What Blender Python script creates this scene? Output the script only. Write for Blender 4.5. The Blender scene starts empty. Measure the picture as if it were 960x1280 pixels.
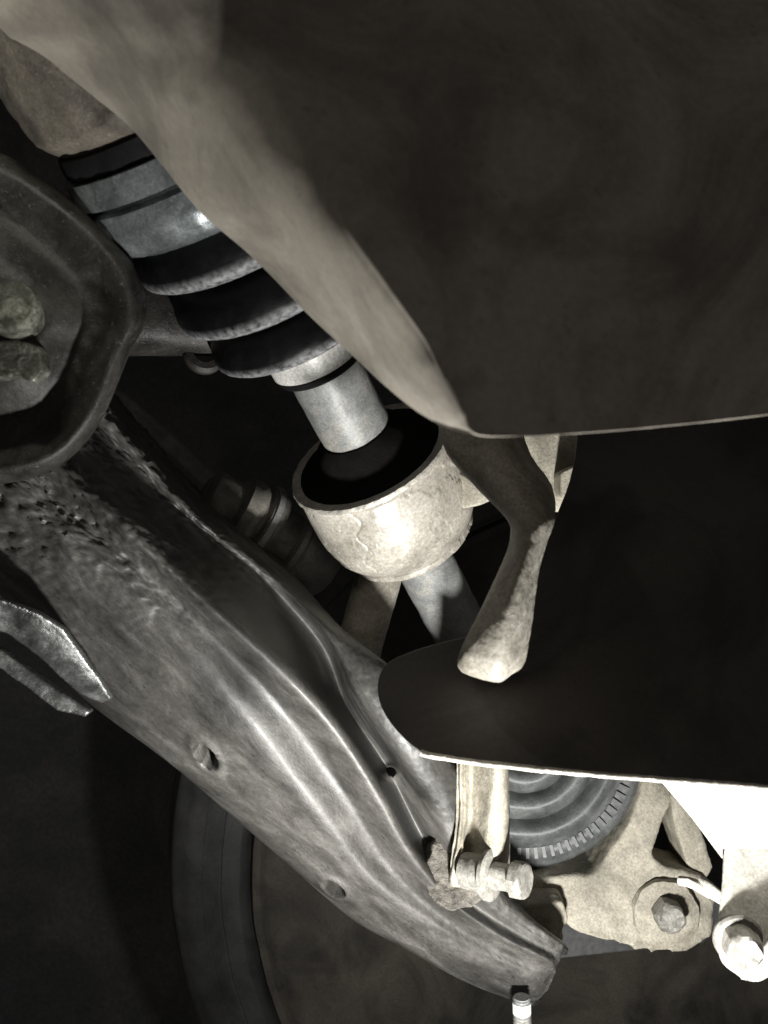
import bpy, bmesh, math, random
import numpy as np
from mathutils import Vector, Matrix, noise
random.seed(7)
SC = bpy.context.scene
COL = SC.collection
F = 1108.0                      # focal length in pixels of the 960 x 1280 photograph

def P(x, y, d):                 # a photograph pixel at depth d metres -> world point
    return Vector(((x - 480) / F * d, d, (640 - y) / F * d))

# ------------------------------------------------------------------ camera, world, lamps, exposure
cam = bpy.data.cameras.new('camera')
cam.sensor_fit = 'VERTICAL'; cam.sensor_height = 36; cam.lens = 36 * F / 1280
cam.clip_start = 0.005; cam.clip_end = 20
cam.dof.use_dof = True; cam.dof.focus_distance = 0.42; cam.dof.aperture_fstop = 18
co = bpy.data.objects.new('camera', cam); COL.objects.link(co)
co.rotation_euler = (math.radians(90), 0, 0)
SC.camera = co
w = bpy.data.worlds.new('World'); SC.world = w; w.use_nodes = True
w.node_tree.nodes['Background'].inputs[0].default_value = (1.0, 0.93, 0.87, 1)
w.node_tree.nodes['Background'].inputs[1].default_value = 0.066

def area_lamp(name, loc, target, size, power, col):
    l = bpy.data.lights.new(name, 'AREA'); l.shape = 'DISK'; l.size = size; l.energy = power; l.color = col
    o = bpy.data.objects.new(name, l); COL.objects.link(o)
    o.location = loc
    o.rotation_euler = (Vector(target) - Vector(loc)).to_track_quat('-Z', 'Y').to_euler()
    return o
area_lamp('inspection_torch', P(715, 1720, 0.222), P(520, 700, 0.44), 0.020, 1.8, (1.0, 0.99, 0.955))
area_lamp('hand_lamp', P(-130, -190, 0.235), P(140, 120, 0.30), 0.02, 0.12, (1.0, 0.985, 0.86))
SC.view_settings.view_transform = 'Standard'
SC.view_settings.look = 'None'
SC.view_settings.exposure = 0.0
SC.view_settings.gamma = 1.0

# ------------------------------------------------------------------ materials
def mat(name, cols, rough=(0.45, 0.75), metal=0.0, scale=120, bump=0.35, dist=0.0006, fine=900, speck=None, speck_amt=0.5,
        coat=0.0, stretch=None, pos=None, spec=0.5, stain=0.0, fc=1.0):
    m = bpy.data.materials.new(name); m.use_nodes = True
    nt = m.node_tree; N = nt.nodes; L = nt.links
    b = N['Principled BSDF']
    tc = N.new('ShaderNodeTexCoord'); mp = N.new('ShaderNodeMapping')
    L.new(tc.outputs['Object'], mp.inputs[0])
    if stretch: mp.vector_type = 'TEXTURE'; mp.inputs['Scale'].default_value = stretch[0]; mp.inputs['Rotation'].default_value = (0, math.radians(stretch[1]), 0)
    def nz(sc, det=6, ro=0.6, dist_=0.0):
        n = N.new('ShaderNodeTexNoise'); n.inputs['Scale'].default_value = sc
        n.inputs['Detail'].default_value = det; n.inputs['Roughness'].default_value = ro
        n.inputs['Distortion'].default_value = dist_
        L.new(mp.outputs[0], n.inputs['Vector']); return n
    a = nz(scale, 8, 0.65, 0.6); f = nz(fine, 4, 0.7); g = nz(scale * 0.28, 4, 0.5, 1.2)
    add = N.new('ShaderNodeMath'); add.operation = 'MULTIPLY_ADD'
    L.new(g.outputs[0], add.inputs[0]); add.inputs[1].default_value = 0.6
    sub = N.new('ShaderNodeMath'); sub.operation = 'MULTIPLY_ADD'
    L.new(a.outputs[0], sub.inputs[0]); sub.inputs[1].default_value = 0.75; sub.inputs[2].default_value = -0.175
    L.new(sub.outputs[0], add.inputs[2])
    r = N.new('ShaderNodeValToRGB')
    el = r.color_ramp.elements
    ps = pos or [0.30 + 0.4 * i / max(1, len(cols) - 1) for i in range(len(cols))]
    el[0].position = ps[0]; el[0].color = (*cols[0], 1)
    el[1].position = ps[-1]; el[1].color = (*cols[-1], 1)
    for p, c in list(zip(ps, cols))[1:-1]:
        e = el.new(p); e.color = (*c, 1)
    L.new(add.outputs[0], r.inputs[0])
    col = r.outputs[0]
    mr = N.new('ShaderNodeMapRange')
    mr.inputs['From Min'].default_value = 0.35; mr.inputs['From Max'].default_value = 0.68
    mr.inputs['To Min'].default_value = 1 - .28 * fc; mr.inputs['To Max'].default_value = 1 + .25 * fc
    L.new(f.outputs[0], mr.inputs[0])
    mx = N.new('ShaderNodeMixRGB'); mx.blend_type = 'MULTIPLY'; mx.inputs[0].default_value = 1
    L.new(col, mx.inputs[1]); L.new(mr.outputs[0], mx.inputs[2]); col = mx.outputs[0]
    if speck:
        s = nz(fine * 0.45, 5, 0.75); sr = N.new('ShaderNodeMapRange')
        sr.inputs['From Min'].default_value = 0.60; sr.inputs['From Max'].default_value = 0.68
        sr.inputs['To Max'].default_value = speck_amt
        L.new(s.outputs[0], sr.inputs[0])
        m2 = N.new('ShaderNodeMixRGB'); L.new(sr.outputs[0], m2.inputs[0]); L.new(col, m2.inputs[1])
        m2.inputs[2].default_value = (*speck, 1); col = m2.outputs[0]
    if stain:       # large dirty patches
        st = nz(13, 7, 0.6, 1.5); s2 = N.new('ShaderNodeMapRange')
        s2.inputs['From Min'].default_value = .38; s2.inputs['From Max'].default_value = .56
        s2.inputs['To Min'].default_value = 1 - stain; s2.inputs['To Max'].default_value = 1.0
        L.new(st.outputs[0], s2.inputs[0])
        m3 = N.new('ShaderNodeMixRGB'); m3.blend_type = 'MULTIPLY'; m3.inputs[0].default_value = 1
        L.new(col, m3.inputs[1]); L.new(s2.outputs[0], m3.inputs[2]); col = m3.outputs[0]
    L.new(col, b.inputs['Base Color'])
    rr = N.new('ShaderNodeMapRange'); rr.inputs['From Min'].default_value = 0.32; rr.inputs['From Max'].default_value = 0.68
    rr.inputs['To Min'].default_value = rough[0]; rr.inputs['To Max'].default_value = rough[1]
    L.new(add.outputs[0], rr.inputs[0]); L.new(rr.outputs[0], b.inputs['Roughness'])
    b.inputs['Metallic'].default_value = metal
    b.inputs['Specular IOR Level'].default_value = spec
    if coat:
        b.inputs['Coat Weight'].default_value = coat; b.inputs['Coat Roughness'].default_value = 0.18
    h = N.new('ShaderNodeMath'); h.operation = 'MULTIPLY_ADD'; h.inputs[1].default_value = 0.4
    L.new(f.outputs[0], h.inputs[0]); L.new(a.outputs[0], h.inputs[2])
    bp = N.new('ShaderNodeBump'); bp.inputs['Strength'].default_value = bump; bp.inputs['Distance'].default_value = dist
    L.new(h.outputs[0], bp.inputs['Height']); L.new(bp.outputs[0], b.inputs['Normal'])
    return m

M = {
 'shield': mat('dusty_shield', [(.31, .28, .235), (.38, .345, .29), (.45, .41, .35)], (.6, .85), scale=10, bump=.05, dist=.0005, fine=420, speck=(.12, .10, .08), speck_amt=.35, stain=.5, fc=.35),
 'tray': mat('black_tray', [(.045, .040, .036), (.060, .053, .048), (.075, .066, .060)], (.6, .85), scale=16, bump=.25, dist=.0005, fine=600, stain=.5, fc=.4),
 'arm': mat('oily_arm_paint', [(.034, .032, .029), (.080, .076, .070), (.165, .158, .146)], (.40, .60), metal=.15, scale=100, bump=.6, dist=.0004, fine=1300, speck=(.015, .014, .013), speck_amt=.9, coat=.05, stain=.45, stretch=((3.0, 1, .8), 49)),
 'mud': mat('caked_road_dirt', [(.05, .045, .04), (.11, .10, .085), (.22, .20, .175)], (.5, .8), scale=200, bump=1.0, dist=.0010, fine=1300,
            speck=(.02, .018, .016), speck_amt=.8),
 'rubber': mat('black_rubber', [(.007, .007, .008), (.010, .010, .011), (.016, .016, .017)], (.55, .7), scale=90, bump=.35, dist=.0003, fine=1500, spec=.22),
 'boot': mat('black_boot_rubber', [(.003, .003, .0035), (.005, .005, .0055), (.008, .008, .009)], (.38, .5), scale=90, bump=.35, dist=.0003, fine=1500, spec=.16),
 'hub': mat('matte_black_hub', [(.004, .004, .004), (.007, .0065, .006), (.012, .011, .010)], (.8, .95), scale=90, bump=.3, spec=.15),
 'dusty_rubber': mat('dusty_rubber', [(.045, .048, .048), (.08, .084, .083), (.14, .145, .142)], (.40, .6), scale=90, bump=.3, dist=.0004),
 'band': mat('oily_grey_band', [(.10, .11, .11), (.19, .21, .215), (.32, .34, .35)], (.16, .4), metal=.55, scale=80, bump=.5, dist=.0005,
             speck=(.8, .8, .8), speck_amt=.25),
 'clamp': mat('bright_clamp_steel', [(.66, .65, .61), (.80, .79, .75), (.86, .85, .81)], (.4, .55), metal=.1, scale=90, bump=.25, dist=.0003),
 'shaft': mat('grey_shaft_steel', [(.15, .155, .15), (.23, .235, .23), (.36, .34, .30)], (.42, .6), metal=.15, scale=60, bump=.3, dist=.0004),
 'cup': mat('dusty_damper_steel', [(.31, .285, .24), (.44, .41, .355), (.56, .525, .465)], (.32, .55), metal=.1, scale=60, bump=.30, dist=.0005, fine=700, speck=(.16, .14, .11), speck_amt=.55, stain=.35),
 'lip': mat('worn_lip_steel', [(.35, .33, .29), (.55, .52, .46), (.7, .67, .6)], (.35, .6), metal=.2, scale=150, bump=.6, dist=.0006, speck=(.1, .08, .06), speck_amt=.6),
 'cast': mat('dusty_beige_casting', [(.24, .22, .17), (.37, .34, .275), (.50, .47, .39)], (.6, .85), scale=70, bump=.8, dist=.001, fine=800, speck=(.18, .16, .12), speck_amt=.5, stain=.4),
 'pale': mat('pale_zinc_bracket', [(.38, .365, .32), (.52, .50, .45), (.64, .62, .57)], (.45, .7), scale=60, bump=.45, dist=.0006, speck=(.3, .28, .23), speck_amt=.4),
 'bolt': mat('pale_bolt_steel', [(.13, .125, .11), (.24, .23, .205), (.38, .365, .33)], (.4, .6), metal=.1, scale=200, bump=.6, dist=.0006, fine=900, speck=(.12, .1, .08), speck_amt=.5),
 'mount': mat('dark_oily_mount', [(.010, .0095, .009), (.026, .024, .021), (.055, .051, .045)], (.38, .65), scale=70, bump=.7, dist=.0008, fine=1000,
              speck=(.25, .24, .21), speck_amt=.35, spec=.35),
 'gearcase': mat('brown_dusty_case', [(.06, .052, .042), (.11, .095, .078), (.17, .15, .12)], (.5, .75), scale=60, bump=.7, dist=.0008,
                 speck=(.4, .38, .33), speck_amt=.35),
 'wetbolt': mat('oily_moss_bolt', [(.015, .016, .013), (.10, .10, .08), (.32, .32, .27)], (.08, .30), metal=.3, scale=170, bump=1.0, dist=.0016, fine=900, coat=.6),
 'wetlug': mat('oily_lug', [(.02, .02, .02), (.07, .072, .07), (.17, .172, .165)], (.18, .5), metal=.4, scale=120, bump=.5, dist=.0007, fine=900, speck=(.02, .02, .02), speck_amt=.7, coat=.4),
 'rod': mat('rough_forged_rod', [(.17, .155, .125), (.27, .25, .21), (.40, .375, .325)], (.5, .75), scale=120, bump=.55, dist=.0008, fine=800,
            speck=(.07, .06, .05), speck_amt=.6),
 'bluesteel': mat('dark_boot_far', [(.06, .057, .052), (.12, .113, .10), (.22, .205, .18)], (.35, .6), scale=80, bump=.4),
 'tyre': mat('tyre_rubber', [(.026, .027, .027), (.044, .045, .044), (.075, .075, .073)], (.6, .85), scale=22, bump=.5, dist=.001, stain=.4),
 'wheel': mat('dusty_wheel_back', [(.025, .022, .020), (.06, .052, .042), (.10, .088, .07)], (.6, .85), scale=14, bump=.6, dist=.002, stain=.6),
 'arch': mat('wheel_arch_liner', [(.030, .032, .034), (.060, .061, .063), (.11, .105, .10)], (.7, .9), scale=9, bump=.6, dist=.004, fine=200),
}

# ------------------------------------------------------------------ helpers
class Thing: pass
def tag(o, label, cat, group=None):
    o['label'] = label; o['category'] = cat
    if group: o['group'] = group
    return o
def thing(name, label, cat, loc):
    o = bpy.data.objects.new(name, None); COL.objects.link(o); o.empty_display_size = .01
    o.location = loc; tag(o, label, cat); return o
def wloc(o):
    v = Vector((0, 0, 0))
    while o: v = v + o.location; o = o.parent
    return v
def make(name, V, Fc, m, parent=None, smooth=True, sharp=38, label=None):
    me = bpy.data.meshes.new(name)
    off = wloc(parent) if parent else Vector((0, 0, 0))
    me.from_pydata([tuple(Vector(v) - off) for v in V], [], [tuple(f) for f in Fc])
    me.validate(); me.update()
    bm = bmesh.new(); bm.from_mesh(me); bmesh.ops.recalc_face_normals(bm, faces=bm.faces); bm.to_mesh(me); bm.free()
    if smooth:
        for p in me.polygons: p.use_smooth = True
        if sharp: me.set_sharp_from_angle(angle=math.radians(sharp))
    me.materials.append(m)
    o = bpy.data.objects.new(name, me); COL.objects.link(o)
    if parent: o.parent = parent
    if label: o['label'] = label
    return o
def cr(pts, n, closed=False):   # Catmull-Rom through k points -> n samples
    pts = np.array(pts, float); k = len(pts)
    if closed: ext = np.concatenate([pts[-1:], pts, pts[:2]]); segs = k
    else: ext = np.concatenate([[2 * pts[0] - pts[1]], pts, [2 * pts[-1] - pts[-2]]]); segs = k - 1
    ts = np.linspace(0, segs, n, endpoint=not closed)
    i = np.minimum(ts.astype(int), segs - 1); t = (ts - i)[:, None] if pts.ndim == 2 else (ts - i)[:, None, None]
    a, b, c, d = ext[i], ext[i + 1], ext[i + 2], ext[i + 3]
    return .5 * ((2 * b) + (-a + c) * t + (2 * a - 5 * b + 4 * c - d) * t * t + (-a + 3 * b - 3 * c + d) * t ** 3)
def fnoise(p, f, o=4): return noise.fractal(p * f, 0.9, 2.1, o, noise_basis='PERLIN_ORIGINAL')
def surf(name, rows, nv, nu, thick, m, parent=None, rough=0.0, rfreq=180, extra=None, thickdir=None, label=None):
    """rows[v][u] = (px, py, depth); smooth grid with a back shell."""
    G = cr(np.array(rows, float), nv); G = cr(G.transpose(1, 0, 2), nu).transpose(1, 0, 2)
    pts = [[P(*G[i, j]) for j in range(nu)] for i in range(nv)]
    V = []; nrm = []
    for i in range(nv):
        for j in range(nu):
            a = pts[min(i + 1, nv - 1)][j] - pts[max(i - 1, 0)][j]; b = pts[i][min(j + 1, nu - 1)] - pts[i][max(j - 1, 0)]
            n = a.cross(b)
            n = n.normalized() if n.length > 1e-12 else Vector((0, -1, 0))
            nrm.append(n)
    c = nrm[(nv // 2) * nu + nu // 2]
    sgn = -1 if c.y > 0 else 1
    for i in range(nv):
        for j in range(nu):
            n = nrm[i * nu + j] * sgn; p = pts[i][j]
            h = 0.0
            if rough: h += rough * fnoise(p, rfreq)
            if extra: h += extra(G[i, j], p, i / (nv - 1), j / (nu - 1))
            V.append(p + n * h)
    N0 = len(V)
    for k in range(N0):
        V.append(V[k] - (nrm[k] * sgn * thick if thickdir is None else Vector(thickdir) * -thick))
    Fc = []
    for i in range(nv - 1):
        for j in range(nu - 1):
            q = i * nu + j
            Fc.append((q, q + 1, q + nu + 1, q + nu)); Fc.append((N0 + q, N0 + q + nu, N0 + q + nu + 1, N0 + q + 1))
    for j in range(nu - 1):
        for r_ in (0, nv - 1):
            q = r_ * nu + j; Fc.append((q, q + 1, N0 + q + 1, N0 + q))
    for i in range(nv - 1):
        for c_ in (0, nu - 1):
            q = i * nu + c_; Fc.append((q, q + nu, N0 + q + nu, N0 + q))
    return make(name, V, Fc, m, parent, sharp=60, label=label)
def frame(D):
    D = Vector(D).normalized(); u = D.cross(Vector((0, 1, 0)))
    if u.length < 1e-3: u = D.cross(Vector((1, 0, 0)))
    u.normalize(); return D, u, D.cross(u).normalized()
def lathe(name, A, D, prof, m, parent=None, n=96, rough=0.0, rfreq=150, sharp=38, label=None, closed=False, wob=None):
    D, u, v = frame(D); V = []
    for k, (s, r) in enumerate(prof):
        for i in range(n):
            a = 2 * math.pi * i / n; rr = r
            p = A + D * s + (u * math.cos(a) + v * math.sin(a)) * rr
            if rough and r > 1e-4: p += (u * math.cos(a) + v * math.sin(a)) * rough * fnoise(p, rfreq)
            if wob: p = wob(p, s, a, r)
            V.append(p)
    Fc = []
    K = len(prof)
    for k in range(K - 1 + (1 if closed else 0)):
        for i in range(n):
            j = (i + 1) % n; k2 = (k + 1) % K
            Fc.append((k * n + i, k * n + j, k2 * n + j, k2 * n + i))
    if not closed:
        if prof[0][1] > 1e-5: Fc.append(tuple(range(n)))
        if prof[-1][1] > 1e-5: Fc.append(tuple(reversed(range((K - 1) * n, K * n))))
    return make(name, V, Fc, m, parent, sharp=sharp, label=label)
def dens(prof, step=0.0012):    # extra rings along a profile so the roughness has something to move
    out = [prof[0]]
    for a, b in zip(prof, prof[1:]):
        k = max(1, int(math.hypot(b[0] - a[0], b[1] - a[1]) / step))
        for i in range(1, k + 1): out.append((a[0] + (b[0] - a[0]) * i / k, a[1] + (b[1] - a[1]) * i / k))
    return out
def plate(name, outline, dfn, thick, m, parent=None, bevel=.0015, smooth_n=0, cast=False, voxel=.0011, disp=.0008, dsc=.01, iters=6, label=None, extra=()):
    """prism from a closed outline in pixels; dfn(x,y) gives the front's depth."""
    o2 = cr(outline, smooth_n, True) if smooth_n else np.array(outline, float)
    fr = [P(x, y, dfn(x, y)) for x, y in o2]; n = len(fr)
    if callable(thick): bk = [P(x, y, dfn(x, y) + thick(x, y)) * 1.0 for x, y in o2]
    else: bk = [p + Vector((0, thick, 0)) for p in fr]
    V = fr + bk
    Fc = [tuple(range(n)), tuple(reversed(range(n, 2 * n)))] + [(i, i + n, (i + 1) % n + n, (i + 1) % n) for i in range(n)]
    for (V2, F2) in extra:
        b0 = len(V); V = V + list(V2); Fc = Fc + [tuple(i + b0 for i in f) for f in F2]
    o = make(name, V, Fc, m, parent, sharp=45, label=label)
    if cast:
        cast_mods(o, voxel, disp, dsc, iters)
    elif bevel:
        b = o.modifiers.new('bevel', 'BEVEL'); b.width = bevel; b.segments = 3; b.limit_method = 'ANGLE'; b.angle_limit = math.radians(35)
    return o
TEX = {}
def cast_mods(o, voxel=.0011, disp=.0008, dsc=.01, iters=6):
    r = o.modifiers.new('remesh', 'REMESH'); r.mode = 'VOXEL'; r.voxel_size = voxel; r.use_smooth_shade = True
    s = o.modifiers.new('smooth', 'SMOOTH'); s.factor = .6; s.iterations = iters
    if disp:
        t = TEX.get(dsc)
        if not t:
            t = bpy.data.textures.new('rough_%g' % dsc, 'CLOUDS'); t.noise_scale = dsc; t.noise_depth = 4; TEX[dsc] = t
        d = o.modifiers.new('displace', 'DISPLACE'); d.texture = t; d.strength = disp; d.mid_level = .5; d.texture_coords = 'GLOBAL'
def cyl_geo(A, D, r0, r1, h, n=24, s0=0.0):
    D, u, v = frame(D)
    V = [A + D * s0 + (u * math.cos(2 * math.pi * i / n) + v * math.sin(2 * math.pi * i / n)) * r0 for i in range(n)]
    V += [A + D * (s0 + h) + (u * math.cos(2 * math.pi * i / n) + v * math.sin(2 * math.pi * i / n)) * r1 for i in range(n)]
    return V, [tuple(range(n)), tuple(reversed(range(n, 2 * n)))] + [(i, i + n, (i + 1) % n + n, (i + 1) % n) for i in range(n)]
def bolt(A, D, r, h, m, parent, washer=True, rot=0.3, rough=.0003, name='bolt', rnd_=.55):
    """hex head standing on A and rising along D, washer as its child"""
    D, u, v = frame(D)
    V = []; prof = [(0, 1.0), (h * .78, 1.0), (h * .93, .93), (h, .80), (h * .96, .62), (h * .97, .30)]
    n = 36
    for s, k in prof:
        for i in range(n):
            a = 2 * math.pi * i / n + rot
            seg = (a - rot) % (math.pi / 3) - math.pi / 6
            hexr = math.cos(math.pi / 6) / math.cos(seg)
            t = 1 if k > .97 else (.6 if k > .9 else (.0))
            t *= 1 - rnd_; rr = r * k * (hexr * t + (1 - t) * .93)
            p = A + D * s + (u * math.cos(a) + v * math.sin(a)) * rr
            p += D * rough * fnoise(p, 500) + (u * math.cos(a) + v * math.sin(a)) * rough * fnoise(p + Vector((3, 1, 2)), 400)
            V.append(p)
    Fc = [(k * n + i, k * n + (i + 1) % n, (k + 1) * n + (i + 1) % n, (k + 1) * n + i) for k in range(len(prof) - 1) for i in range(n)]
    Fc.append(tuple(range(n))); Fc.append(tuple(reversed(range((len(prof) - 1) * n, len(prof) * n))))
    b = make(name, V, Fc, m, parent, sharp=30)
    if washer:
        lathe('washer', A, D, [(-.0005, r * 1.05), (-.0005, r * 1.28), (h * .12, r * 1.30), (h * .2, r * 1.2), (h * .2, r * .9)], m, b, n=48, rough=.0002, rfreq=400)
    return b
def tube(name, pts, r, m, parent=None, n=16, rough=0, label=None, steps=40):
    C = [Vector(p) for p in cr([tuple(P(*p)) for p in pts], steps)]
    R = r if callable(r) else (lambda t: r)
    V = []
    for i, c in enumerate(C):
        t = (C[min(i + 1, len(C) - 1)] - C[max(0, i - 1)]); _, u, v = frame(t)
        for k in range(n):
            a = 2 * math.pi * k / n; dr = (u * math.cos(a) + v * math.sin(a))
            p = c + dr * R(i / (len(C) - 1)); p += dr * rough * fnoise(p, 300) if rough else Vector((0, 0, 0))
            V.append(p)
    Fc = [(i * n + k, i * n + (k + 1) % n, (i + 1) * n + (k + 1) % n, (i + 1) * n + k) for i in range(len(C) - 1) for k in range(n)]
    Fc += [tuple(range(n)), tuple(reversed(range((len(C) - 1) * n, len(C) * n)))]
    return make(name, V, Fc, m, parent, label=label)

# ------------------------------------------------------------------ the setting: dark wheel arch behind everything
def arch():
    V = []; Fc = []; nx, ny = 60, 50
    for j in range(ny):
        for i in range(nx):
            x = -1.7 + 3.4 * i / (nx - 1); z = -1.5 + 3.0 * j / (ny - 1)
            y = 1.35 - .55 * (x / 1.7) ** 2 - .35 * (z / 1.5) ** 2
            p = Vector((x, y, z)); y += .05 * fnoise(p, 2.0) + .02 * math.sin(x * 14 + z * 9)
            V.append(Vector((x, y, z)))
    for j in range(ny - 1):
        for i in range(nx - 1):
            q = j * nx + i; Fc.append((q, q + 1, q + nx + 1, q + nx))
    o = make('wheel_arch', V, Fc, M['arch'], sharp=None); o['kind'] = 'structure'
arch()

# ------------------------------------------------------------------ wheel and tyre, lower left background
wc = P(812, 1125, .66)
wh = thing('road_wheel', 'dark inner side of a tyre and wheel, dim behind the lower control arm', 'wheel', wc)
WD = Vector((.10, 1, .06))
def tyreprof():
    return [(.10, .385), (.03, .380), (.006, .368), (-.004, .352), (-.007, .3395), (-.0078, .3390), (-.0058, .3380), (-.0085, .328), (-.0088, .3255), (-.0078, .3245), (-.0088, .3235), (-.0088, .318), (-.0080, .310),
            (-.003, .3065), (.008, .3055), (.03, .306), (.10, .308)]
lathe('tyre', wc, WD, dens(tyreprof(), .004), M['tyre'], wh, n=240, closed=True, rough=.0006, rfreq=30)
lathe('rim', wc, WD, [(.006, .3045), (-.001, .3015), (.0, .296), (.010, .290), (.018, .284), (.020, .276), (.05, .268), (.066, .250), (.074, .16), (.062, .08), (.062, .0)],
      M['wheel'], wh, n=160, rough=.001, rfreq=20)

# ------------------------------------------------------------------ drive shaft with joint boot and damper
A0 = P(425, 500, .40); A1 = P(550, 740, .47); AD = (A1 - A0).normalized()
ds = thing('drive_shaft', 'drive shaft with ribbed black rubber boot and pale round damper cup, running down the middle', 'drive shaft', A0)
case = lathe('joint_housing', A0, AD, dens([(-.30, .060), (-.20, .0575), (-.158, .0555), (-.146, .0540), (-.141, .0500), (-.138, .0470), (-.136, .046)], .0015), M['gearcase'], ds, n=180,
             rough=.0012, rfreq=90)
lathe('outer_band', A0, AD, [(-.139, .0480), (-.1385, .0505), (-.1345, .0515), (-.132, .0515), (-.1315, .049)], M['rubber'], ds, n=160, rough=.0003)
lathe('clamp', A0, AD, [(-.131, .050), (-.1308, .0530), (-.1215, .0542), (-.1212, .050)], M['band'], ds, n=200, rough=.0003, rfreq=250,
      label='wide oily silver clamp at the large end of the boot')
lathe('boot_collar', A0, AD, dens([(-.1212, .0495), (-.1195, .0500), (-.1185, .0535), (-.1115, .0545), (-.107, .0535), (-.103, .0515), (-.1005, .048)], .001), M['band'], ds, n=200, rough=.0005, rfreq=200)
def fold(s0, s1, r0, r1, rp):   # one convolution: valley, rising flank, round crest near its far end
    out = [(s0, r0)]
    L = s1 - s0
    for k in range(1, 25):
        t = k / 24
        base = r0 + (r1 - r0) * t
        if t < .72: h = math.sin(min(1, t / .62) * math.pi / 2) ** .55
        else: h = math.cos((t - .72) / .28 * math.pi / 2) ** .6 if t < .999 else 0
        out.append((s0 + L * t, base + (rp - base) * h))
    return out
bp = [(-.106, .046)] + fold(-.103, -.0800, .039, .034, .0482) + fold(-.0795, -.0570, .0335, .030, .0442) + fold(-.0565, -.0360, .0295, .022, .0396)
bp += [(-.0345, .0205), (-.020, .0195), (-.019, .0168)]
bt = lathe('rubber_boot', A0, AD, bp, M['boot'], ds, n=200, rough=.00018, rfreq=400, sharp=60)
at = bt.data.attributes.new('dusty_highlight', 'FLOAT', 'POINT')
for v_i in range(len(bt.data.vertices)):    # pale highlight painted with dusty speckle on the far flank of every convolution
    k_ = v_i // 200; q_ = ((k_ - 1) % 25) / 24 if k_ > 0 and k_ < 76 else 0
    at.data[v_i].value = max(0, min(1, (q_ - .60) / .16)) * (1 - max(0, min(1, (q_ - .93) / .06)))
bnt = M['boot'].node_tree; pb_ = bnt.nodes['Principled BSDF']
an = bnt.nodes.new('ShaderNodeAttribute'); an.attribute_name = 'dusty_highlight'
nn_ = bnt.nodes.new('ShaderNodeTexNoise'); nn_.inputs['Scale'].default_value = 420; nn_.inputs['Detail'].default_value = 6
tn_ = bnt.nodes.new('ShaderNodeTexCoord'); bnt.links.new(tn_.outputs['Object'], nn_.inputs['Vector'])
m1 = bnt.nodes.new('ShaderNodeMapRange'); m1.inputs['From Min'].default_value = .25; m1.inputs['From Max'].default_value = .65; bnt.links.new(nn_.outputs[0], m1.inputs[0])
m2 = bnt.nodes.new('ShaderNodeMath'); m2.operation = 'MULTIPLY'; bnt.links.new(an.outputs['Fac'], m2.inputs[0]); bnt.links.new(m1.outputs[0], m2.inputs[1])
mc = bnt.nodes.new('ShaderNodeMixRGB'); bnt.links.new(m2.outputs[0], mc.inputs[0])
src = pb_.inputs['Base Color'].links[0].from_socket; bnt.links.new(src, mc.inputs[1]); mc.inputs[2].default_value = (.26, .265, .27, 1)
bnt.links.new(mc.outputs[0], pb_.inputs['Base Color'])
cl2 = lathe('clamp', A0, AD, [(-.0345, .0190), (-.0343, .0216), (-.0235, .0214), (-.0232, .019)], M['clamp'], ds, n=120, rough=.0001,
            label='narrow bright clamp at the small end of the boot')
lathe('boot_lip', A0, AD, [(-.0230, .018), (-.0225, .0205), (-.0205, .0208), (-.0195, .0200), (-.0190, .0165)], M['rubber'], ds, n=96)
lathe('shaft', A0, AD, dens([(-.03, .0166), (.0, .0166), (.010, .0168), (.0175, .0165), (.0195, .0155), (.020, .013), (.060, .0125), (.064, .0150), (.11, .0152), (.19, .0152)], .002), M['shaft'], ds, n=96,
      rough=.0004, rfreq=120)
hub = lathe('rubber_hub', A0, AD, [(.0185, .0135), (.0175, .0175), (.021, .0215), (.0255, .0245), (.029, .0285), (.0312, .0335), (.0326, .0380), (.0332, .0386), (.055, .0362), (.055, .0135)],
            M['hub'], ds, n=120, rough=.0003)
cupp = [(.0340, .0376), (.0326, .0382), (.0324, .0388), (.0332, .0394), (.0345, .0397), (.0350, .0391), (.0358, .0390), (.046, .0398), (.058, .0402), (.066, .0399), (.0725, .0385), (.0775, .0358),
        (.0805, .0335), (.0808, .0326), (.0815, .0334), (.0842, .0334), (.0850, .0322), (.0850, .015)]
D_, u_, v_ = frame(AD)
def on_cup(s, a, r): return A0 + D_ * s + (u_ * math.cos(a) + v_ * math.sin(a)) * r
def scr(p): return 480 + p.x / p.y * F, 640 - p.z / p.y * F
crk = min((math.dist(scr(on_cup(.055, k / 500 * 2 * math.pi, .0405)), (452, 668)), k / 500 * 2 * math.pi) for k in range(500) if on_cup(.055, k / 500 * 2 * math.pi, .0405).y < (A0 + D_ * .055).y)[1]
def cup_wob(p, s, a, r):        # a cracked seam in the dirt crust and flaked patches
    if r < .03: return p
    rad = (u_ * math.cos(a) + v_ * math.sin(a))
    line = crk + .05 * math.sin(s * 420) + (s - .055) * 5
    e = ((a - line + math.pi) % (2 * math.pi) - math.pi) * r
    p = p - rad * (.0006 * math.exp(-(e / .0006) ** 2) * (1 if s < .072 else 0))
    f = fnoise(p, 60, 4)
    p = p - rad * (.0004 * max(0, min(1, (f - .30) / .03)))
    return p
cup = lathe('damper_cup', A0, AD, dens(cupp, .0007), M['cup'], ds, n=620, rough=.00014, rfreq=170, wob=cup_wob, sharp=60)
lathe('rim', A0, AD, [(.0318, .0385), (.0314, .0390), (.0315, .0398), (.0324, .0403), (.0334, .0404), (.0340, .0396)], M['lip'], cup, n=220, rough=.0004, rfreq=350)
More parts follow.
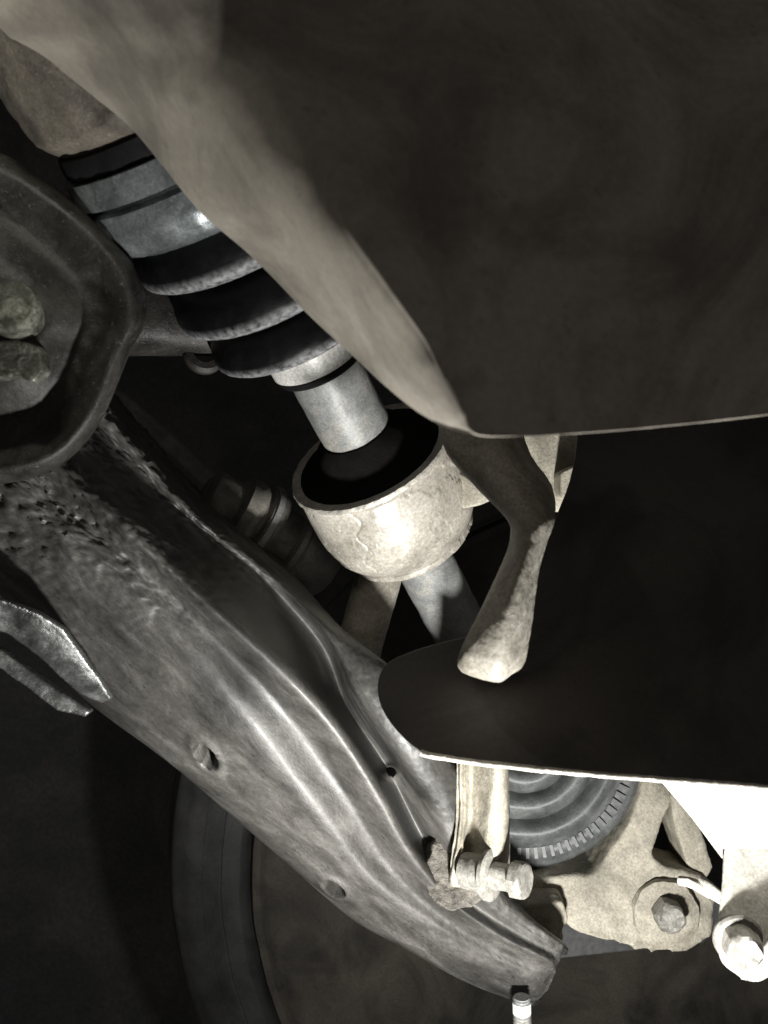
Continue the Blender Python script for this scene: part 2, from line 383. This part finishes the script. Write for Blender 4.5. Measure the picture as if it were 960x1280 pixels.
# crack / seam down the damper cup
# ------------------------------------------------------------------ dark engine mount bracket, left
mb = thing('mount_bracket', 'dark oily subframe bracket with raised rim and one greasy bolt, at the left edge', 'bracket', P(20, 420, .345))
c0 = (-5, 405)
ol = [(-10, 190), (55, 225), (118, 275), (168, 335), (182, 395), (160, 445), (128, 522), (88, 572), (40, 597), (-20, 604), (-110, 590), (-170, 480), (-180, 330), (-120, 190)]
olc = cr(ol, 140, True)
fr = [(0, .331), (.20, .331), (.36, .333), (.48, .338), (.60, .3435), (.70, .3435), (.80, .3395), (.90, .3365), (.96, .340), (1.0, .348), (1.0, .364)]
def bracket_rows():
    rows = []
    for (q, d) in fr:
        rows.append([(c0[0] + (x - c0[0]) * q, c0[1] + (y - c0[1]) * q, d - .030) for x, y in olc])
    return rows
R = cr(np.array(bracket_rows()), 90)
V = []; nn = 140
for i in range(90):
    for j in range(nn):
        p = P(*R[i, j]); p = p + Vector((0, 1, 0)) * (.0010 * fnoise(p, 40) + .0002 * fnoise(p, 400)); V.append(p)
Fc = [(i * nn + j, i * nn + (j + 1) % nn, (i + 1) * nn + (j + 1) % nn, (i + 1) * nn + j) for i in range(89) for j in range(nn)]
make('bracket_plate', V, Fc, M['mount'], mb, sharp=None)
tb = surf('bracket_arm', [[(120, 250, .39), (125, 300, .372), (130, 370, .362), (135, 425, .366), (138, 445, .380), (138, 440, .40)],
                     [(170, 270, .39), (175, 310, .375), (180, 370, .366), (190, 420, .368), (195, 444, .382), (195, 440, .40)],
                     [(230, 300, .395), (235, 340, .380), (240, 380, .372), (245, 425, .375), (248, 444, .386), (248, 440, .41)],
                     [(300, 330, .40), (300, 360, .388), (300, 400, .382), (300, 430, .384), (300, 446, .394), (300, 442, .42)]],
          50, 60, .004, M['mount'], mb, rough=.0003, rfreq=90)
lathe('arm_eyelet', P(255, 444, .385), Vector((.3, -.8, .3)), [(-.002, .0045), (-.002, .0085), (.001, .0092), (.003, .0080), (.003, .0050)], M['mount'], mb, n=40, closed=True)
bo = bolt(P(24, 396, .303), Vector((.12, -1, .16)), .0098, .011, M['wetbolt'], mb, washer=False, rough=.00025, rnd_=.8)
plate('lock_tab', [(-30, 428), (20, 424), (48, 432), (54, 462), (40, 478), (18, 470), (-30, 478)], lambda x, y: .298, .008, M['wetbolt'], mb, cast=True, voxel=.0006, disp=.0004, dsc=.004, iters=3)

# ------------------------------------------------------------------ lower control arm
ca = thing('control_arm', 'long curved grey lower control arm, dirt caked, sweeping from left edge to bottom right', 'control arm', P(300, 900, .38))
ST = [
 [(-90, 690), (-60, 650), (-20, 600), (10, 575), (35, 545), (70, 515), (115, 495), (125, 480)],
 [(-10, 742), (50, 722), (110, 692), (138, 675), (152, 648), (190, 635), (238, 634), (252, 622)],
 [(100, 864), (155, 815), (205, 785), (238, 768), (258, 745), (300, 733), (338, 716), (352, 706)],
 [(210, 950), (250, 910), (295, 885), (332, 862), (355, 832), (386, 812), (410, 794), (424, 784)],
 [(290, 1018), (325, 985), (355, 960), (388, 932), (418, 902), (434, 884), (450, 868), (490, 842)],
 [(370, 1088), (390, 1055), (410, 1030), (438, 1005), (468, 978), (482, 957), (498, 941), (538, 918)],
 [(440, 1148), (452, 1120), (462, 1098), (484, 1078), (512, 1060), (526, 1044), (550, 1020), (590, 998)],
 [(505, 1185), (515, 1168), (530, 1150), (545, 1138), (560, 1122), (568, 1112), (585, 1100), (610, 1085)],
 [(575, 1224), (588, 1208), (600, 1192), (612, 1180), (624, 1170), (632, 1160), (642, 1150), (655, 1140)],
 [(640, 1250), (655, 1238), (668, 1222), (676, 1212), (684, 1200), (690, 1192), (696, 1184), (702, 1178)],
 [(662, 1258), (672, 1250), (682, 1240), (689, 1228), (694, 1216), (698, 1206), (701, 1198), (704, 1190)]]
DB = [.335, .340, .350, .360, .372, .382, .392, .400, .406, .410, .418]
OF = [.014, .002, -.0035, .0010, -.0055, .020, .003, .010]
K = [.5, .7, .9, 1, 1, 1, .9, .5, .2, .1, .1]
rows = []
VF = [(.046, .060, .095), (.046, .060, .095), (.046, .054, .080), (.044, .026, .036), (.034, .008, .015), (.026, .001, .006), (.024, .002, .009), (.012, .002, .008), (.004, .002, .006), (.001, .001, .004), (.002, .002, .004)]
for pts, d, k, vf in zip(ST, DB, K, VF):
    OF[5:] = vf
    r = [(pts[0][0] + 14, pts[0][1] - 4, d + .05), (pts[0][0], pts[0][1], d + .020)]
    r[1] = (pts[0][0], pts[0][1], d + .016)
    r += [(pts[j][0], pts[j][1], d + OF[j] * (k if j in (2, 3, 5, 6) else 1)) for j in range(1, 8)]
    r += [(pts[7][0] + 4, pts[7][1] + 4, d + OF[7] + .03)]
    if vf[0] > .04: r[7 - 1] = (pts[5][0] * .55 + pts[6][0] * .45, pts[5][1] * .55 + pts[6][1] * .45, r[6][2])
    rows.append(r)
def arm_extra(g, p, v, u):
    x, y = g[0], g[1]; h = 0
    for (hx, hy, rx, ry, ang) in ((258, 945, 17, 8, .9), (418, 1110, 13, 6, .6), (489, 964, 6, 5, 0)):
        dx, dy = x - hx, y - hy; c, s = math.cos(ang), math.sin(ang)
        q = ((dx * c + dy * s) / rx) ** 2 + ((-dx * s + dy * c) / ry) ** 2
        h -= .020 * math.exp(-q ** 4); h += .0010 * math.exp(-(math.sqrt(q) - 1.5) ** 2 * 4)
    # caked dirt at the upper end and along the back flange
    k = max(0, 1 - v / .24); kk = max(0, (u - .70) * 3)
    h += (.0022 * k * (1 if u > .25 else u * 4) + .0005 * kk) * (.5 - abs(fnoise(p, 190, 8))) * 1.2 + .0016 * k * fnoise(p, 60, 2) + (.0011 * k + .00015) * fnoise(p, 45, 3)
    h += (.0011 * k + .0005 * kk) * fnoise(p, 560, 3)
    h += max(0, v - .78) * .0022 * fnoise(p, 300, 5)
    return h
surf('arm_body', rows, 330, 190, .0025, M['arm'], ca, rough=.00006, rfreq=330, extra=arm_extra)
# caked dirt clumps along the edge
def clumps(name, spots, m, parent, seed=1):
    rnd = random.Random(seed); V = []; Fc = []
    for (x, y, d, r, n) in spots:
        for _ in range(n):
            c = P(x + rnd.gauss(0, r), y + rnd.gauss(0, r * .8), d + rnd.gauss(0, .001)); s = rnd.uniform(.0003, .0008) * (2.2 if x == 112 else 1)
            b0 = len(V)
            bm = bmesh.new(); bmesh.ops.create_icosphere(bm, subdivisions=1, radius=s)
            for v in bm.verts:
                q = c + Vector((v.co.x * rnd.uniform(.7, 1.4), v.co.y, v.co.z * rnd.uniform(.7, 1.3))); V.append(q)
            for f in bm.faces: Fc.append(tuple(b0 + v.index for v in f.verts))
            bm.free()
    o = make(name, V, Fc, m, parent); o['kind'] = 'stuff'; return o
# greasy lugs at the left edge below the arm
lg = thing('edge_lug', 'greasy metal lug with two wet shiny leaves, at the left edge under the control arm', 'lug', P(60, 830, .335))
plate('upper_leaf', [(-40, 738), (10, 752), (45, 764), (78, 784), (104, 820), (128, 852), (140, 874), (126, 880), (100, 868), (74, 846), (44, 818), (8, 792), (-40, 780)], lambda x, y: .333 + .00010 * (x - 60) + .00016 * (y - 830), .004, M['wetlug'], lg, cast=True, voxel=.0007, disp=.0006, dsc=.006, iters=3)
plate('lower_leaf', [(-40, 800), (0, 812), (50, 848), (100, 880), (114, 890), (106, 897), (70, 888), (36, 862), (0, 836), (-40, 820)], lambda x, y: .346 + .0001 * (x - 50), .005, M['wetlug'], lg, cast=True, voxel=.0007, disp=.0006, dsc=.005, iters=2)

# ------------------------------------------------------------------ near shield (top right) and lower tray
sh = thing('underbody_shield', 'large dusty brown shield with rounded lit edge, filling the top right', 'shield', P(650, 250, .2))
E = [(-120, -60), (-50, 5), (0, 47), (62, 78), (120, 122), (165, 160), (205, 208), (250, 264), (318, 325), (380, 388), (432, 436), (482, 482), (522, 514), (560, 535), (600, 543), (660, 545), (720, 542), (800, 536), (900, 526), (1080, 505)]
T = [(120, -140), (170, -60), (235, 10), (275, 60), (300, 110), (325, 160), (345, 200), (368, 240), (405, 300), (455, 365), (502, 425), (530, 465), (556, 498), (578, 524), (612, 538), (664, 540), (722, 537), (801, 531), (900, 521), (1080, 500)]
Z = [(520, -500), (580, -480), (660, -460), (740, -440), (800, -420), (880, -380), (940, -330), (1000, -280), (1060, -220), (1120, -140), (1160, -60), (1200, 20), (1230, 80), (1250, 120), (1260, 150), (1280, 190), (1300, 220), (1320, 250), (1340, 280), (1400, 320)]
def face_d(x, y): return .190 + .030 * (x - 590) / 370 + .030 * (540 - y) / 540
ED = np.interp(range(20), [0, 3, 8, 10, 12, 13, 14, 19], [.275, .270, .262, .248, .222, .207, .20, .20])
ED = [face_d(*E[i]) + .0006 if i >= 14 else ED[i] for i in range(20)]
T = [(E[i][0] + 1, E[i][1] - 2) if i >= 14 else T[i] for i in range(20)]
rows = []
for (e, t, z, d) in zip(E, T, Z, ED):
    e, t, z = np.array(e, float), np.array(t, float), np.array(z, float)
    w_ = t - e; n_ = w_ / max(1, np.linalg.norm(w_)); ex = d - face_d(*e)
    if ex > .004: row = [(*(e + n_ * 22), d + .035), (*(e + n_ * 7), d + .014), (*(e + n_ * 2.0), d + .004), (*e, d)]
    else: row = [(*e, d + .0003), (*e, d + .0002), (*e, d + .0001), (*e, d)]
    for q in (.05, .14, .28, .45, .65, .85, 1.05, 1.3, 1.6):
        p = e + w_ * q; row.append((*p, face_d(*p) + ex * (1 - q / 1.6) ** 2))
    b_ = e + w_ * 1.6
    for q in (.12, .3, .5, .75, 1):
        p = b_ + (z - b_) * q; row.append((*p, face_d(*p)))
    rows.append(row)
# a pressed swage in the dark face
def sh_extra(g, p, v, u):
    x, y = g[0], g[1]
    t = max(0, min(1, ((x - 400) * 230 + (y - 60) * 380) / (230 ** 2 + 380 ** 2)))
    dx, dy = x - (400 + 230 * t), y - (60 + 380 * t)
    h = -.0030 * math.exp(-((dx * .86 - dy * .5) / 26) ** 2) * math.sin(math.pi * min(1, max(0, t))) ** .5
    return 0 if (u < .2 and v > .66) else h + .0005 * fnoise(p, 22, 2)
surf('shield_panel', rows, 300, 170, .0004, M['shield'], sh, rough=.00003, rfreq=260, extra=sh_extra, thickdir=(0, 1, 0))

tr = thing('under_tray', 'flat black undertray with a thin bright lower lip, below the brown shield', 'undertray', P(760, 760, .3))
top = [(500, 640), (560, 640), (640, 640), (700, 520), (760, 505), (830, 505), (900, 505), (980, 505), (1090, 505)]
mid = [(470, 830), (560, 800), (640, 765), (690, 700), (760, 700), (830, 700), (900, 700), (980, 700), (1090, 700)]
bot = [(488, 908), (545, 942), (600, 953), (670, 961), (740, 967), (820, 973), (900, 979), (980, 985), (1090, 992)]
edge = [(715, 520), (722, 545), (713, 600), (694, 650), (676, 700), (660, 745), (640, 775), (600, 792), (555, 803), (515, 815), (482, 832), (472, 862), (484, 898), (520, 936), (560, 947), (640, 957), (720, 965), (820, 973), (900, 979), (980, 985), (1090, 992)]
def tray_d(x, y): return 1 / (1 / .285 - .0021 * (975 - y) + .00003 * (x - 700))
ed = [tuple(p) for p in cr(edge, 80)]
ou = ed + [(1120, 994), (1120, 500)]
plate('tray_panel', ou, tray_d, .0016, M['tray'], tr, bevel=.0004)
li = [(x, y, tray_d(x, y)) for x, y in ed if y > 930 and x > 520]
tube('tray_lip', [(x, y + 1.0, d - .0001) for x, y, d in li], .0010, M['lip'], tr, n=10, rough=.0002, steps=160)

# ------------------------------------------------------------------ forged rod between cup and tray
rd = thing('forged_link', 'rough forged steel link with flared blunt end, between the damper cup and the black tray', 'link', P(640, 720, .3))
rows = [[(540, 480, .345), (545, 480, .330), (590, 480, .318), (625, 480, .322), (640, 480, .335)],
        [(556, 560, .345), (560, 560, .328), (605, 560, .316), (638, 560, .318), (660, 560, .335)],
        [(596, 610, .335), (600, 610, .320), (640, 610, .305), (672, 608, .310), (690, 608, .326)],
        [(634, 650, .320), (637, 652, .306), (655, 650, .293), (678, 648, .296), (694, 648, .312)],
        [(636, 680, .312), (639, 682, .300), (654, 680, .2875), (670, 678, .291), (684, 678, .306)],
        [(620, 720, .306), (623, 722, .289), (642, 722, .281), (658, 722, .285), (673, 718, .302)],
        [(598, 768, .303), (601, 768, .284), (632, 770, .277), (652, 768, .284), (667, 766, .300)],
        [(580, 805, .303), (583, 806, .284), (628, 812, .277), (648, 806, .286), (661, 804, .300)],
        [(573, 828, .304), (576, 830, .287), (624, 838, .280), (645, 832, .289), (655, 830, .302)],
        [(580, 840, .306), (584, 843, .292), (622, 853, .286), (638, 844, .294), (645, 840, .304)],
        [(592, 838, .312), (596, 841, .306), (620, 848, .302), (632, 841, .304), (636, 838, .312)]]
surf('rod_body', rows, 200, 90, .004, M['rod'], rd, rough=.00018, rfreq=260)
kn = thing('upper_casting', 'small pale casting lit behind the forged link, just under the brown shield', 'casting', P(680, 580, .42))
plate('casting_body', [(600, 500), (760, 500), (735, 560), (722, 590), (706, 640), (690, 640), (660, 600), (625, 560), (600, 540)], lambda x, y: .40, .02, M['cast'], kn, cast=True, voxel=.0012)
plate('casting_lobe', [(700, 590), (722, 580), (730, 600), (715, 625), (702, 622)], lambda x, y: .385, .02, M['cast'], kn, cast=True, voxel=.001)
plate('casting_shoulder', [(575, 590), (600, 606), (618, 624), (600, 632), (580, 636), (560, 620)], lambda x, y: .41, .015, M['cast'], kn, cast=True, voxel=.001)

# ------------------------------------------------------------------ tie rod tube behind the arm
tieo = tube('tie_rod', [(505, 600, .455), (482, 690, .45), (457, 780, .445), (430, 880, .445), (400, 1000, .45)], .0115, M['rod'], n=48, rough=.0004)
tag(tieo, 'plain round brown tube running down behind the control arm, left of the drive shaft', 'tie rod')

# ------------------------------------------------------------------ small joint with rubber rings, left of the cup
sj = thing('ball_joint', 'small dark joint with thin rings, dim between the control arm and the damper cup', 'joint', P(350, 660, .48))
B0 = P(268, 622, .44); B1 = P(425, 715, .47); BD = (B1 - B0).normalized()
lathe('joint_body', B0, BD, dens([(-.006, .008), (-.004, .0125), (-.002, .0135), (.010, .0135), (.012, .0190), (.018, .0200), (.021, .0190), (.022, .0175), (.0235, .0175), (.0245, .0205), (.030, .0210), (.033, .0195), (.034, .0150), (.044, .0150)], .0015),
      M['bluesteel'], sj, n=90, rough=.0003)
lathe('ring', B0, BD, [(.0250, .0205), (.0255, .0217), (.0285, .0219), (.0292, .0205)], M['shaft'], sj, n=90)
lathe('ring', B0, BD, [(.0440, .0150), (.0450, .0195), (.0475, .0205), (.0490, .0190)], M['shaft'], sj, n=90)
lathe('end_cap', B0, BD, [(.0480, .0150), (.0485, .0185), (.0500, .0198), (.066, .0200), (.070, .0180), (.071, .0)], M['shaft'], sj, n=90, rough=.0004)

# ------------------------------------------------------------------ anti-roll bar link with bolt
ln = thing('stabiliser_link', 'upright channel bracket with a protruding pale bolt and dirt caked foot, below the undertray', 'bracket', P(605, 1060, .39))
rows = [[(568, 880, .405), (574, 880, .392), (590, 880, .396), (600, 880, .393), (622, 880, .385), (634, 880, .390), (636, 880, .41)],
        [(570, 960, .405), (575, 960, .392), (588, 960, .398), (598, 960, .395), (620, 960, .384), (634, 960, .389), (636, 960, .41)],
        [(570, 1030, .402), (575, 1030, .390), (586, 1030, .397), (597, 1030, .393), (612, 1030, .384), (634, 1030, .388), (637, 1030, .41)],
        [(562, 1080, .400), (567, 1082, .388), (582, 1080, .394), (595, 1080, .388), (612, 1080, .382), (632, 1080, .386), (637, 1080, .41)],
        [(556, 1105, .405), (562, 1108, .392), (580, 1110, .389), (595, 1114, .386), (612, 1116, .384), (628, 1112, .390), (632, 1108, .41)]]
surf('channel', rows, 140, 80, .003, M['cast'], ln, rough=.0003, rfreq=200)
BA = P(606, 1092, .383); BDir = Vector((.80, -.58, .08)).normalized()
bb = lathe('bolt', BA, BDir, dens([(-.01, .0075), (.001, .0085), (.0018, .0106), (.0036, .0108), (.0042, .0085), (.0044, .0056), (.0150, .0056)], .0008), M['bolt'], ln, n=60, rough=.0002, rfreq=300)
bolt(BA + BDir * .0145, BDir, .0082, .0055, M['bolt'], bb, washer=False, rot=.2, rough=.0002, name='bolt_head')
plate('dirt_foot', [(528, 1092), (545, 1050), (552, 1010), (562, 1004), (566, 1050), (570, 1085), (600, 1100), (612, 1116), (590, 1136), (560, 1140), (536, 1120)], lambda x, y: .394 - .0002 * (y - 1100), .016, M['mud'], ln, cast=True, voxel=.0007, disp=.0030, dsc=.006, iters=3)

# ------------------------------------------------------------------ ribbed bellows seen end-on
rb = thing('ribbed_bellows', 'grey ribbed rubber bellows seen end-on below the undertray lip', 'bellows', P(655, 925, .47))
RD = Vector((-.10, -1, .16)).normalized(); RC = P(652, 925, .48)
prof = [(-.02, .0655), (.0, .0655), (.002, .0640), (.003, .0625), (.0015, .0600), (.001, .0560), (.003, .0545)]
for k, r in enumerate((.0515, .0375, .0240)):
    for q in range(9):
        a = math.pi * q / 8
        prof.append((.004 + k * .004 + .0070 * math.sin(a), r + .0015 - .0125 * q / 8))
prof.append((.016, .010)); prof.append((.016, 0))
bel = lathe('bellows_body', RC, RD, prof, M['dusty_rubber'], rb, n=150, rough=.0003, rfreq=120, sharp=60)
Dk, uk, vk = frame(RD)
n_k = 84
tooth_mesh = None
for i in range(n_k):
    a = 2 * math.pi * i / n_k
    rr_ = Vector(uk * math.cos(a) + vk * math.sin(a)); tt = Vector(-uk * math.sin(a) + vk * math.cos(a))
    if tooth_mesh is None:
        V = [Vector((x * .0009, y * .0028, z * .0010)) for x in (-1, 1) for y in (-1, 1) for z in (-1, 1)]
        tooth_mesh = bpy.data.meshes.new('rib_tooth')
        tooth_mesh.from_pydata(V, [], [(0, 1, 3, 2), (4, 6, 7, 5), (0, 4, 5, 1), (2, 3, 7, 6), (0, 2, 6, 4), (1, 5, 7, 3)])
        tooth_mesh.materials.append(M['dusty_rubber'])
    pos = RC + rr_ * .0580 + Dk * .0018
    pj_x, pj_y = 480 + pos.x / pos.y * F, 640 - pos.z / pos.y * F
    if pj_y < 930 or pj_x < 560: continue
    o = bpy.data.objects.new('rib_tooth', tooth_mesh); COL.objects.link(o); o.parent = bel
    Mx = Matrix((tt, rr_, Dk)).transposed().to_4x4(); Mx.translation = pos - wloc(rb)
    o.matrix_local = Mx
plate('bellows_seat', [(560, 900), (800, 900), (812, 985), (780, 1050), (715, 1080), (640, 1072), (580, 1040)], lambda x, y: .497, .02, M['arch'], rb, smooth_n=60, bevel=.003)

# ------------------------------------------------------------------ steering knuckle casting, bottom right
kc = thing('steering_knuckle', 'dusty beige knuckle casting with one round bolt, bottom right beside the bellows', 'knuckle', P(780, 1110, .46))
KO = [(640, 1100), (690, 1096), (742, 1092), (760, 1070), (785, 1030), (802, 985), (812, 900), (870, 900), (850, 985), (828, 1030), (815, 1070), (835, 1085), (880, 1095), (895, 1125), (890, 1170), (858, 1192), (810, 1190), (765, 1180), (722, 1168), (700, 1152), (670, 1150), (640, 1140)]
plate('knuckle_body', KO, lambda x, y: .462 + .00006 * abs(x - 800) - .00010 * (y - 1000), .030, M['cast'], kc, cast=True, voxel=.0012, disp=.0035, dsc=.02, iters=12)
plate('knuckle_rib', [(838, 900), (880, 900), (868, 990), (878, 1040), (892, 1085), (880, 1105), (858, 1080), (842, 1030), (838, 985)], lambda x, y: .462, .03, M['cast'], kc, cast=True, voxel=.0012, disp=.003, dsc=.015, iters=10)
plate('knuckle_boss', [(655, 1130), (705, 1128), (712, 1150), (704, 1166), (706, 1176), (690, 1188), (660, 1190), (640, 1180), (640, 1140)], lambda x, y: .44, .03, M['cast'], kc, cast=True, voxel=.0012, disp=.003, dsc=.01, iters=6)
lathe('bolt_boss', P(832, 1142, .450), Vector((0, -1, .1)), dens([(-.002, .0170), (.0015, .0165), (.003, .0120), (.003, .0)], .001), M['cast'], kc, n=60, rough=.001, rfreq=120)
bolt(P(833, 1140, .4465), Vector((-.05, -1, .05)), .0080, .0100, M['bolt'], kc, washer=False, rot=.1, rough=.0006)
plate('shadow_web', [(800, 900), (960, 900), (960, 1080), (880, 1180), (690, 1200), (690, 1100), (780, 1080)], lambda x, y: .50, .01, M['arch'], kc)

# ------------------------------------------------------------------ pale bracket, right edge
pb = thing('zinc_bracket', 'bright pale bracket with rounded lower tab and one bolt, at the right edge', 'bracket', P(930, 1100, .36))
plate('upper_plate', [(812, 960), (1100, 960), (1100, 1062), (905, 1062), (905, 1076), (868, 1026), (838, 990)], lambda x, y: .350 - .00035 * (1060 - y), .003, M['pale'], pb, bevel=.0012)
rows = [[(905, 1046, .366), (907, 1046, .3585), (940, 1046, .357), (1000, 1046, .357), (1060, 1046, .359)],
        [(904, 1085, .362), (906, 1085, .3540), (940, 1085, .353), (1000, 1085, .353), (1060, 1085, .355)],
        [(901, 1130, .355), (903, 1130, .3470), (940, 1130, .346), (1000, 1130, .346), (1060, 1130, .347)],
        [(898, 1175, .348), (900, 1178, .3400), (940, 1178, .339), (990, 1178, .339), (1040, 1178, .340)],
        [(904, 1202, .345), (906, 1204, .337), (940, 1206, .336), (980, 1206, .336), (1010, 1202, .337)],
        [(926, 1222, .343), (930, 1224, .3355), (940, 1227, .335), (952, 1226, .335), (962, 1220, .337)]]
surf('lower_tab', rows, 120, 80, .004, M['pale'], pb, rough=.0003, rfreq=120)
bolt(P(922, 1172, .3400), Vector((-.12, -1, -.05)), .0073, .0120, M['bolt'], pb, washer=True, rot=.5, rough=.0005)
wc_ = thing('wire_clip', 'short bright white wire clip with a forked end, between the knuckle and the pale bracket', 'clip', P(880, 1115, .37))
tube('clip_wire', [(850, 1101, .385), (866, 1104, .380), (884, 1114, .374), (908, 1128, .366)], .0021, M['pale'], wc_, n=14)
tube('clip_wire', [(878, 1100, .378), (886, 1106, .372), (898, 1116, .368), (912, 1126, .366)], .0017, M['pale'], wc_, n=14)
plate('clip_tongue', [(848, 1098), (860, 1098), (884, 1110), (896, 1122), (886, 1124), (866, 1112), (850, 1106)], lambda x, y: .376, .002, M['pale'], wc_, bevel=.0006)

# ------------------------------------------------------------------ small stud with wires, bottom
bs = thing('threaded_stud', 'small pale threaded stud poking out below the end of the control arm', 'stud', P(652, 1262, .40))
thr = [(0, .0036)]
for k in range(10): thr += [(.0015 * k + .0004, .0036), (.0015 * k + .0008, .0042), (.0015 * k + .0013, .0036)]
thr.append((.017, .0))
lathe('thread', P(652, 1246, .40), Vector((.03, 0, -1)), thr, M['shaft'], bs, n=30)
lathe('nut', P(652, 1252, .40), Vector((.03, 0, -1)), [(0, .002), (.0, .0036), (.0005, .0042), (.0050, .0042), (.0055, .003), (.0055, 0)], M['clamp'], bs, n=24, sharp=50)

# ------------------------------------------------------------------ dim pipe in the dark gap
pp = tube('brake_pipe', [(60, 430, .62), (150, 500, .62), (230, 570, .63), (310, 650, .64), (380, 760, .66)], .006, M['bluesteel'], n=16)
tag(pp, 'thin dark pipe running diagonally in the black gap between bracket arm and control arm', 'pipe')
